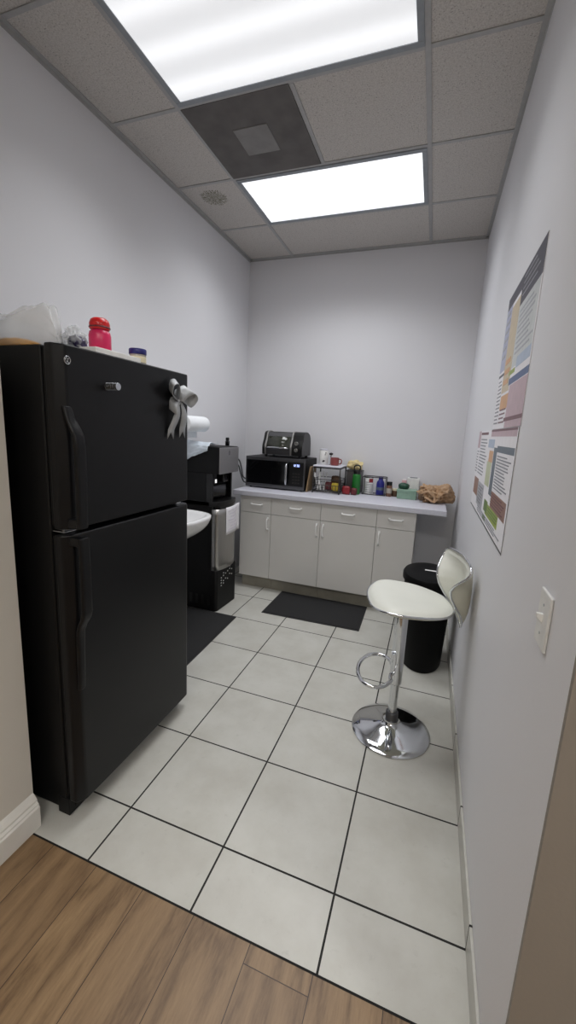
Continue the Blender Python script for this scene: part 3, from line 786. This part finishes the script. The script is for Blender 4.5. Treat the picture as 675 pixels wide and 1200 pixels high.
bm = bmesh.new(); bx(bm, 0, .135, 0, .13, 0, .205); link('bin_body', bm, 'steeldark', bb, bevel=.006)
bm = bmesh.new(); tube_bm(bm, [(-.002, -.002, .205), (.137, -.002, .205), (.137, .132, .205), (-.002, .132, .205)], .005, 8, True); link('rim', bm, 'frame', bb)
crumple('yellow_towel', (.742, .512, CT+.253), (.068, .055, .045), 'yellow', 'crumpled pale yellow cloth piled on the bin behind the rack', 'cloth', amp=.4, freq=2, flat=CT+.211, seed=9)
gb = thing('green_bottle', 'green water bottle with a black loop cap on the worktop', 'bottle', (.785, .405, CT))
lathe('bottle_body', [(0, 0), (.034, 0), (.037, .004), (.037, .165), (.033, .18), (.026, .188), (0, .19)], 'green', gb)
lathe('cap', [(0, .185), (.031, .185), (.032, .19), (.032, .215), (.028, .222), (0, .222)], 'black', gb)
tube('carry_loop', spline([(-.024, 0, .218), (-.028, 0, .246), (-.014, 0, .262), (.014, 0, .262), (.028, 0, .246), (.024, 0, .218)], 5), .0065, 'black', gb)
crumple('snack_bag', (.712, .325, CT+.038), (.036, .022, .036), 'red', 'shiny red snack bag at the foot of the green bottle', 'snack bag', amp=.22, sub=3, flat=CT+.001, seed=12, boxy=.8)
crumple('snack_bag', (.782, .330, CT+.032), (.026, .018, .030), 'maroon', 'dark maroon snack bag beside the red one', 'snack bag', amp=.22, sub=3, flat=CT+.001, seed=15, boxy=.8)
wc = thing('wire_caddy', 'black wire caddy frame around the tall can and the blue bottle', 'caddy', (.84, .425, CT))
bm = bmesh.new(); W_, D_ = .205, .11
for z in (.006, .165): tube_bm(bm, [(0, 0, z), (W_, 0, z), (W_, D_, z), (0, D_, z)], .004, 8, True)
for x in (0, W_):
    for y in (0, D_): tube_bm(bm, [(x, y, .003), (x, y, .165)], .004, 8)
link('frame', bm, 'frame', wc, smooth=True)
ca = thing('tall_can', 'white and silver printed can with a red top label in the wire caddy', 'can', (.892, .48, CT))
lathe('can_body', [(0, 0), (.038, 0), (.040, .003), (.040, .150), (.038, .153), (0, .153)], 'labelwhite', ca)
lathe('rim', [(.036, .153), (.0395, .153), (.0395, .159), (.036, .159), (.036, .153)], 'chrome2', ca)
bm = bmesh.new()
for z0, z1, a0, a1 in ((.112, .148, -1.5, -.5),):
    grid(bm, lambda u, v_: onc(a0+(a1-a0)*u, z0+(z1-z0)*v_, .0405), 8, 2)
link('red_label', bm, 'red', ca)
bm = bmesh.new()
for k in range(6): grid(bm, lambda u, v_: onc(-2.3+1.1*u, .025+k*.017+.006*v_, .0405), 6, 1)
for k in range(3): grid(bm, lambda u, v_: onc(-1.15+.25*k+.1*u, .01+.09*v_, .0405), 2, 2)
link('print', bm, 'cantxt', ca)
bl = thing('blue_bottle', 'glossy dark blue bottle in the wire caddy', 'bottle', (.995, .478, CT))
lathe('bottle_body', [(0, 0), (.034, 0), (.037, .004), (.037, .10), (.033, .122), (.022, .138), (.019, .145), (0, .145)], 'blue', bl)
lathe('cap', [(0, .144), (.020, .144), (.020, .166), (.018, .168), (0, .168)], 'navy', bl)
lathe('label_band', [(.0373, .05), (.0376, .05), (.0376, .075), (.0373, .075)], 'bluegrey', bl)
sp = thing('spice_jar', 'brown spice jar with a black cap right of the caddy', 'jar', (1.078, .455, CT))
lathe('glass_body', [(0, 0), (.024, 0), (.026, .003), (.026, .092), (.022, .104), (0, .104)], 'spice', sp)
lathe('cap', [(0, .102), (.024, .102), (.024, .132), (.022, .134), (0, .134)], 'black', sp)
lathe('label_band', [(.0263, .03), (.0266, .03), (.0266, .075), (.0263, .075)], 'jarglass', sp)
sj = thing('short_jar', 'squat brown jar with a pale lid beside the teal box', 'jar', (1.128, .492, CT))
lathe('glass_body', [(0, 0), (.027, 0), (.030, .004), (.030, .05), (.026, .056), (0, .056)], 'brown', sj)
lathe('lid', [(0, .055), (.028, .055), (.028, .070), (0, .072)], 'cream', sj)
tb = thing('teal_box', 'pale teal box in front of the white carton', 'box', (1.155, .375, CT))
bm = bmesh.new(); bx(bm, 0, .165, 0, .11, 0, .068); link('box_base', bm, 'teal', tb, bevel=.004)
bm = bmesh.new(); bx(bm, -.003, .168, -.003, .113, .060, .084); link('lid', bm, 'teal', tb, bevel=.004)
crumple('green_pouch', (1.205, .43, CT+.108), (.046, .034, .03), 'tealdark', 'dark green pouch lying on the teal box', 'pouch', amp=.25, sub=3, flat=CT+.085, seed=21)
wb = thing('carton', 'white carton standing at the back behind the teal box', 'carton', (1.225, .51, CT))
bm = bmesh.new(); bx(bm, 0, .105, 0, .075, 0, .175); link('carton_body', bm, 'labelwhite', wb, bevel=.003)
bm = bmesh.new(); bx(bm, .02, .085, .02, .055, .175, .181); link('flap', bm, 'cantxt', wb, bevel=.001)
pk = thing('pink_box', 'small pale pink box left of the white carton', 'box', (1.178, .525, CT))
bm = bmesh.new(); bx(bm, 0, .04, 0, .05, 0, .150); link('box_body', bm, 'pinkpale', pk, bevel=.003)
bm = bmesh.new(); bx(bm, .004, .036, .004, .046, .15, .156); link('lid', bm, 'labelwhite', pk, bevel=.001)
# tan grocery bag
gbag = thing('tan_bag', 'crumpled tan plastic grocery bag at the right end of the worktop', 'bag')
def bagfn(p):
    if p.x < -.2: p.y *= .85; p.z *= 1+.12*p.x
    return p
crumple('bag_body', (1.515, .385, CT+.070), (.105, .13, .075), 'bagbrown', parent=gbag, amp=.5, freq=1.5, sub=5, seed=5, flat=CT+.001, fn=bagfn)
crumple('bag_fold', (1.42, .35, CT+.060), (.074, .09, .060), 'bagbrown', parent=gbag, amp=.6, freq=1.8, sub=5, seed=17, flat=CT+.001)
crumple('bag_fold', (1.40, .38, CT+.112), (.05, .07, .030), 'bagbrown', parent=gbag, amp=.7, freq=1.7, sub=4, seed=31, flat=CT+.001)
lathe('shaded_opening', [(0, -.03), (.024, -.022), (.03, 0), (.026, .02), (0, .03)], 'bagbrownshade', gbag, (1.362, .283, CT+.045), 16, .9, .6)  # dark brown lump stands for the shade inside the bag mouth
tube('handle_twist', spline([(1.37, .27, CT+.085), (1.42, .245, CT+.10), (1.465, .25, CT+.06), (1.47, .245, CT+.012)], 8), [.010]*9+[.013]*8+[.011]*8, 'bagbrown', gbag, 8)
tube('handle_twist', spline([(1.39, .27, CT+.05), (1.43, .25, CT+.035), (1.46, .252, CT+.02), (1.50, .25, CT+.045)], 8), .010, 'bagbrown', gbag, 8)

# ------------------------------------------------------------------ mats
def floormat(pts, label):
    t = thing('floor_mat', label, 'mat')
    bm = bmesh.new(); prism(bm, pts, 2, .0005, .006); link('rubber_edge', bm, 'matedge', t, bevel=.002)
    c = Vector((sum(p[0] for p in pts)/4, sum(p[1] for p in pts)/4))
    q = []
    for p in pts:
        d = Vector(p)-c; q.append(c+Vector((d.x-math.copysign(.012, d.x), d.y-math.copysign(.012, d.y))))
    bm = bmesh.new(); prism(bm, [tuple(v_) for v_ in q], 2, .005, .009); link('pile', bm, 'mat', t, bevel=.001)
floormat([(.233, -.42), (1.028, -.400), (1.02, .062), (.233, .062)], 'charcoal mat on the tiles in front of the base cabinets')
floormat([(-.38, -1.40), (.112, -1.40), (.088, -.578), (-.38, -.578)], 'charcoal mat beside the refrigerator in front of the sink and dispenser')

# ------------------------------------------------------------------ trash can
tc_ = thing('trash_can', 'black oval trash can behind the stool under the worktop end', 'trash can', (1.475, -.60, 0))
def oval(name, prof, m, n=48): 
    bm = bmesh.new(); rings = []
    for rx, ry, z in prof:
        rings.append([bm.verts.new((rx*math.cos(2*PI*k/n), ry*math.sin(2*PI*k/n), z)) for k in range(n)])
    for A, B in zip(rings, rings[1:]):
        for k in range(n): bm.faces.new((A[k], A[(k+1) % n], B[(k+1) % n], B[k]))
    bm.faces.new(rings[0]); bm.faces.new(rings[-1])
    o = link(name, bm, m, tc_, smooth=True); e = o.modifiers.new('es', 'EDGE_SPLIT'); e.split_angle = .6; return o
oval('can_body', [(.122, .178, 0), (.128, .186, .012), (.152, .198, .56), (.150, .196, .575)], 'binblack')
oval('lid', [(.160, .206, .565), (.164, .210, .57), (.164, .210, .60), (.157, .203, .612), (.13, .17, .622), (.08, .1, .626), (.01, .01, .627)], 'binblack')
bm = bmesh.new(); bx(bm, -.03, .055, -.02, .0, .6245, .6275); link('lid_label', bm, 'labelwhite', tc_)

# ------------------------------------------------------------------ bar stool
SX, SY = 1.354, -1.362
bs = thing('bar_stool', 'white vinyl swivel bar stool with chrome base by the right wall', 'bar stool', (SX, SY, 0))
lathe('base', [(0, .0), (.186, 0), (.192, .002), (.193, .006), (.188, .010), (.15, .019), (.10, .030), (.055, .043), (.038, .052), (.034, .06), (.034, .066), (0, .066)], 'chrome', bs, n=72, sharp=50)
lathe('lower_column', [(.0215, .06), (.0215, .28), (0, .28)], 'chrome', bs, sharp=30)
lathe('collar', [(.030, .055), (.030, .105), (.028, .108), (.0215, .108)], 'steeldark', bs, sharp=30)
lathe('gas_column', [(0, .268), (.030, .268), (.031, .271), (.031, .67), (0, .67)], 'chrome', bs, sharp=30)
bm = bmesh.new()
ring = []
for k in range(33):
    a = math.radians(25+310*k/32); ring.append((-.098+.088*math.cos(a)-.0, .0+.150*math.sin(a), .312))
ring = [(-.020, .015, .385), (-.030, .035, .36), (-.028, .05, .33)]+ring+[(-.024, -.045, .312), (-.022, -.02, .318)]
tube_bm(bm, spline([Vector(p) for p in ring], 2), .0095, 12)
link('footrest', bm, 'chrome', bs, smooth=True)
YAW = math.radians(180+15)
def loc(p):
    c, s_ = math.cos(YAW), math.sin(YAW)
    return Vector((p[0]*c-p[1]*s_, p[0]*s_+p[1]*c, p[2]))
def seat_w(x):      # half width along the seat, front is +x
    pts = [(-.22, .165), (-.16, .178), (-.10, .192), (-.04, .204), (.04, .214), (.11, .216), (.17, .21), (.21, .20)]
    if x <= pts[0][0]: return pts[0][1]
    for (a, b), (c, d) in zip(pts, pts[1:]):
        if x <= c: return b+(d-b)*(x-a)/(c-a)
    return pts[-1][1]
def seat_out(th):
    c, s_ = math.cos(th), math.sin(th)
    x = -.026+.192*math.copysign(abs(c)**.70, c); y = seat_w(x)*math.copysign(abs(s_)**.74, s_)
    return x, y
def seat_z(x, y):
    z = .700+.055*x
    if x > .06: z -= 1.2*(x-.06)**2
    if x < -.14: z += 2.0*(x+.14)**2
    z += .30*y*y
    return z
N1, N2 = 72, 16
def padsurf(sign, depth):
    bm = bmesh.new(); rings = []
    for j in range(N2+1):
        r = 1-j/N2; row = []
        for i in range(N1):
            ox, oy = seat_out(2*PI*i/N1); x, y = ox*r, oy*r
            q = (1-r**5)**.6 if r < 1 else 0
            row.append(bm.verts.new(loc((x, y, seat_z(x, y)+sign*depth*q))))
        rings.append(row)
    for A, B in zip(rings, rings[1:]):
        for k in range(N1): bm.faces.new((A[k], A[(k+1) % N1], B[(k+1) % N1], B[k]))
    bmesh.ops.remove_doubles(bm, verts=bm.verts, dist=1e-5)
    return bm
link('seat_cushion', padsurf(1, .030), 'vinyl', bs, smooth=True)
link('seat_shell', padsurf(-1, .030), 'vinylback', bs, smooth=True)
bm = bmesh.new(); tube_bm(bm, [loc((*seat_out(2*PI*i/120), seat_z(*seat_out(2*PI*i/120)))) for i in range(120)], .0052, 10, True)
link('seat_trim', bm, 'chrome', bs, smooth=True)
# backrest shell: (v, half width, rim x, spine x, z)
BK = [(0, 0, -.278, -.278, 0.5880), (.07, .028, -.270, -.287, 0.6240), (.15, .060, -.248, -.294, 0.6700), (.25, .082, -.212, -.298, 0.7200), (.36, .094, -.184, -.299, 0.7660), (.46, .104, -.174, -.297, 0.8025),
      (.56, .126, -.180, -.293, 0.8333), (.66, .150, -.196, -.287, 0.8623), (.75, .168, -.212, -.279, 0.8858), (.83, .176, -.222, -.271, 0.9058), (.90, .170, -.227, -.262, 0.9221), (.95, .148, -.232, -.256, 0.9329), (.98, .108, -.238, -.252, 0.9402), (1, 0, -.246, -.246, 0.9447)]
def bk(v_):
    for A, B in zip(BK, BK[1:]):
        if v_ <= B[0]+1e-9:
            t = (v_-A[0])/(B[0]-A[0]); return [A[k]+(B[k]-A[k])*t for k in range(1, 5)]
    return list(BK[-1][1:])
raw = []
for i in range(61): raw.append(bk(i/60))
sm_ = [raw[0]]+[[(raw[i-1][k]+2*raw[i][k]+raw[i+1][k])/4 for k in range(4)] for i in range(1, 60)]+[raw[-1]]
def backsurf(off, sgn):
    bm = bmesh.new(); rows_ = []
    for i, (w_, xr, xc, z) in enumerate(sm_):
        row = []
        for j in range(25):
            s_ = -1+j/12; q = (1-abs(s_)**4)
            endf = min(1, math.sin(PI*i/60)*2.2)
            x = xc+(xr-xc)*abs(s_)**2.2+off*q*endf
            row.append(bm.verts.new(loc((x, w_*math.sin(s_*PI/2)**1 if False else w_*s_, z))))
        rows_.append(row)
    for A, B in zip(rows_, rows_[1:]):
        for k in range(24): bm.faces.new((A[k], A[k+1], B[k+1], B[k]))
    bmesh.ops.remove_doubles(bm, verts=bm.verts, dist=1e-5)
    return bm
link('backrest_cushion', backsurf(.024, 1), 'vinyl', bs, smooth=True)
link('backrest_shell', backsurf(-.006, -1), 'vinylback', bs, smooth=True)
rim = [loc((r[1], -r[0], r[3])) for r in sm_]+[loc((r[1], r[0], r[3])) for r in reversed(sm_[1:-1])]
bm = bmesh.new(); tube_bm(bm, rim, .0052, 10, True); link('backrest_trim', bm, 'chrome', bs, smooth=True)
lathe('swivel_plate', [(0, .672), (.07, .672), (.075, .678), (.07, .688), (0, .690)], 'blackmat', bs)

# ------------------------------------------------------------------ right wall: posters and switch
def poster(name, label, y_near, y_far, z0, z1, blocks):
    t = thing(name, label, 'poster', (XR, 0, 0))
    bm = bmesh.new(); bx(bm, -.0022, -.0004, y_near, y_far, z0, z1); link('sheet', bm, 'paper', t)
    W, Hh = y_far-y_near, z1-z0; k_ = 0
    for nm, col, u0, u1, v0, v1 in blocks:
        # u from far (left in the photo) to near, v from the top down
        k_ += 1; bm = bmesh.new(); bx(bm, -.0024-.00002*k_, -.0020, y_far-u1*W, y_far-u0*W, z1-v1*Hh, z1-v0*Hh)
        link(nm, bm, col, t)
    return t
for n_, c_ in (('p_grey', (176, 178, 186)), ('p_lav', (178, 182, 206)), ('p_tan', (206, 190, 162)), ('p_dark', (76, 74, 86)), ('p_pale', (206, 210, 210)), ('p_pink', (196, 170, 178)),
               ('p_mar', (110, 68, 76)), ('p_blue', (74, 96, 140)), ('p_org', (214, 164, 116)), ('p_sage', (196, 202, 168)), ('p_steel', (92, 106, 118)), ('p_lime', (150, 168, 66)),
               ('p_brown', (150, 112, 96)), ('p_green', (104, 130, 62)), ('p_frame', (52, 52, 56)), ('p_txt', (128, 130, 138)), ('p_sky', (176, 190, 210))): cm(n_, c_, .4)
def lines(u0, u1, v0, v1, n, col='p_txt', th=.35):
    random.seed(int(u0*1000+v0*100)); d = (v1-v0)/n
    return [('text_line', col, u0, u1-(u1-u0)*random.uniform(0, .35), v0+k*d, v0+k*d+d*th) for k in range(n)]
up_ = [('header', 'p_dark', 0, 1, 0, .09), ('header', 'p_dark', .47, 1, .09, .20), ('column', 'p_lav', .0, .20, .09, .56), ('column', 'p_tan', .20, .47, .12, .74),
       ('column', 'p_pale', .48, .98, .2, .60), ('column', 'p_sky', .62, .98, .55, .62), ('bar', 'p_dark', .0, .22, .58, .60), ('bar', 'p_blue', .45, 1, .665, .71), ('column', 'p_lime', .42, .6, .61, .64),
       ('column', 'p_pink', .50, 1, .715, 1.0), ('column', 'p_org', .22, .5, .76, .86), ('bar', 'p_mar', .45, 1, .93, .955)]
up_ += lines(.03, .2, .63, .98, 12)+lines(.24, .48, .86, .98, 4, 'p_mar')+lines(.52, .96, .24, .54, 9, 'p_grey')+lines(.52, .96, .03, .18, 4, 'p_grey', .2)+lines(.24, .44, .5, .72, 3, 'p_org', .5)+lines(.03, .18, .12, .5, 6, 'p_grey')
poster('labor_poster', 'upper notice poster on the right wall with a dark header', -1.822, -1.178, 1.521, 2.072, up_)
lo_ = [('bar', 'p_pink', .0, .09, 0, .22), ('bar', 'p_mar', .10, .36, .02, .05), ('bar', 'p_mar', .45, .98, 0, .02), ('column', 'p_pink', .45, .98, .02, .07), ('bar', 'p_steel', .58, .655, .18, .66), ('bar', 'p_steel', .655, .98, .16, .22),
       ('column', 'p_org', .46, .57, .22, .34), ('column', 'p_sage', .43, .56, .34, .60), ('column', 'p_sky', .40, .57, .1, .19), ('bar', 'p_brown', .66, .97, .60, .76), ('column', 'p_lime', .55, .86, .76, .88),
       ('column', 'p_brown', .04, .22, .60, .82), ('column', 'p_grey', .22, .44, .62, .9), ('column', 'p_green', .50, .6, .74, .86), ('bar', 'p_frame', 0, 1, .985, 1.0), ('bar', 'p_frame', .994, 1, 0, 1), ('column', 'p_green', .5, .58, .91, .96)]
lo_ += lines(.12, .38, .1, .56, 12)+lines(.01, .09, .26, .56, 8)+lines(.68, .95, .25, .58, 12)+lines(.25, .42, .66, .88, 6)+lines(.66, .95, .62, .75, 5, 'p_mar')+lines(.62, .95, .78, .86, 3, 'p_green')+lines(.3, .95, .9, .97, 3)
poster('notice_poster', 'wide lower notice poster with many text panels on the right wall', -1.815, -.655, 1.098, 1.518, lo_)
sw = thing('light_switch', 'white light switch plate on the right wall near the hall', 'switch', (XR, -2.364, 1.12))
bm = bmesh.new(); bx(bm, -.0065, 0, -.037, .037, -.058, .058); link('plate', bm, 'labelwhite', sw, bevel=.003)
bm = bmesh.new(); prism(bm, [(-.005, -.010), (-.018, .004), (-.018, .012), (-.005, .012)], 1, -.0045, .0045); link('toggle', bm, 'labelwhite', sw, bevel=.0008)
for z in (-.03, .03):
    bm = bmesh.new(); prism(bm, [(.0028*math.cos(k*PI/6), z+.0028*math.sin(k*PI/6)) for k in range(12)], 0, -.0078, -.006); link('screw', bm, 'chrome2', sw)

# ------------------------------------------------------------------ world, camera, view
wld = bpy.data.worlds.new('World'); bpy.context.scene.world = wld; wld.use_nodes = True
wld.node_tree.nodes['Background'].inputs[0].default_value = (.8, .85, 1, 1)
wld.node_tree.nodes['Background'].inputs[1].default_value = .05
cam = bpy.data.cameras.new('Camera'); co = bpy.data.objects.new('Camera', cam); C.objects.link(co)
rx, ry, rz = 1.3905668500424981, -0.04666033845188652, 0.34278099189441996
R = Matrix.Rotation(rz, 3, 'Z') @ Matrix.Rotation(ry, 3, 'Y') @ Matrix.Rotation(rx, 3, 'X')
co.matrix_world = Matrix.Translation((1.4073386712228921, -3.2645947573149545, 1.474196681593486)) @ R.to_4x4()
cam.sensor_fit = 'VERTICAL'; cam.sensor_height = 36; cam.lens = 471.949/1200*36; cam.shift_y = -9.996/1200
cam.clip_start = .02
sc = bpy.context.scene; sc.camera = co
sc.view_settings.view_transform = 'Standard'; sc.view_settings.look = 'None'; sc.view_settings.gamma = 1; sc.view_settings.use_curve_mapping = False
sc.view_settings.exposure = .95
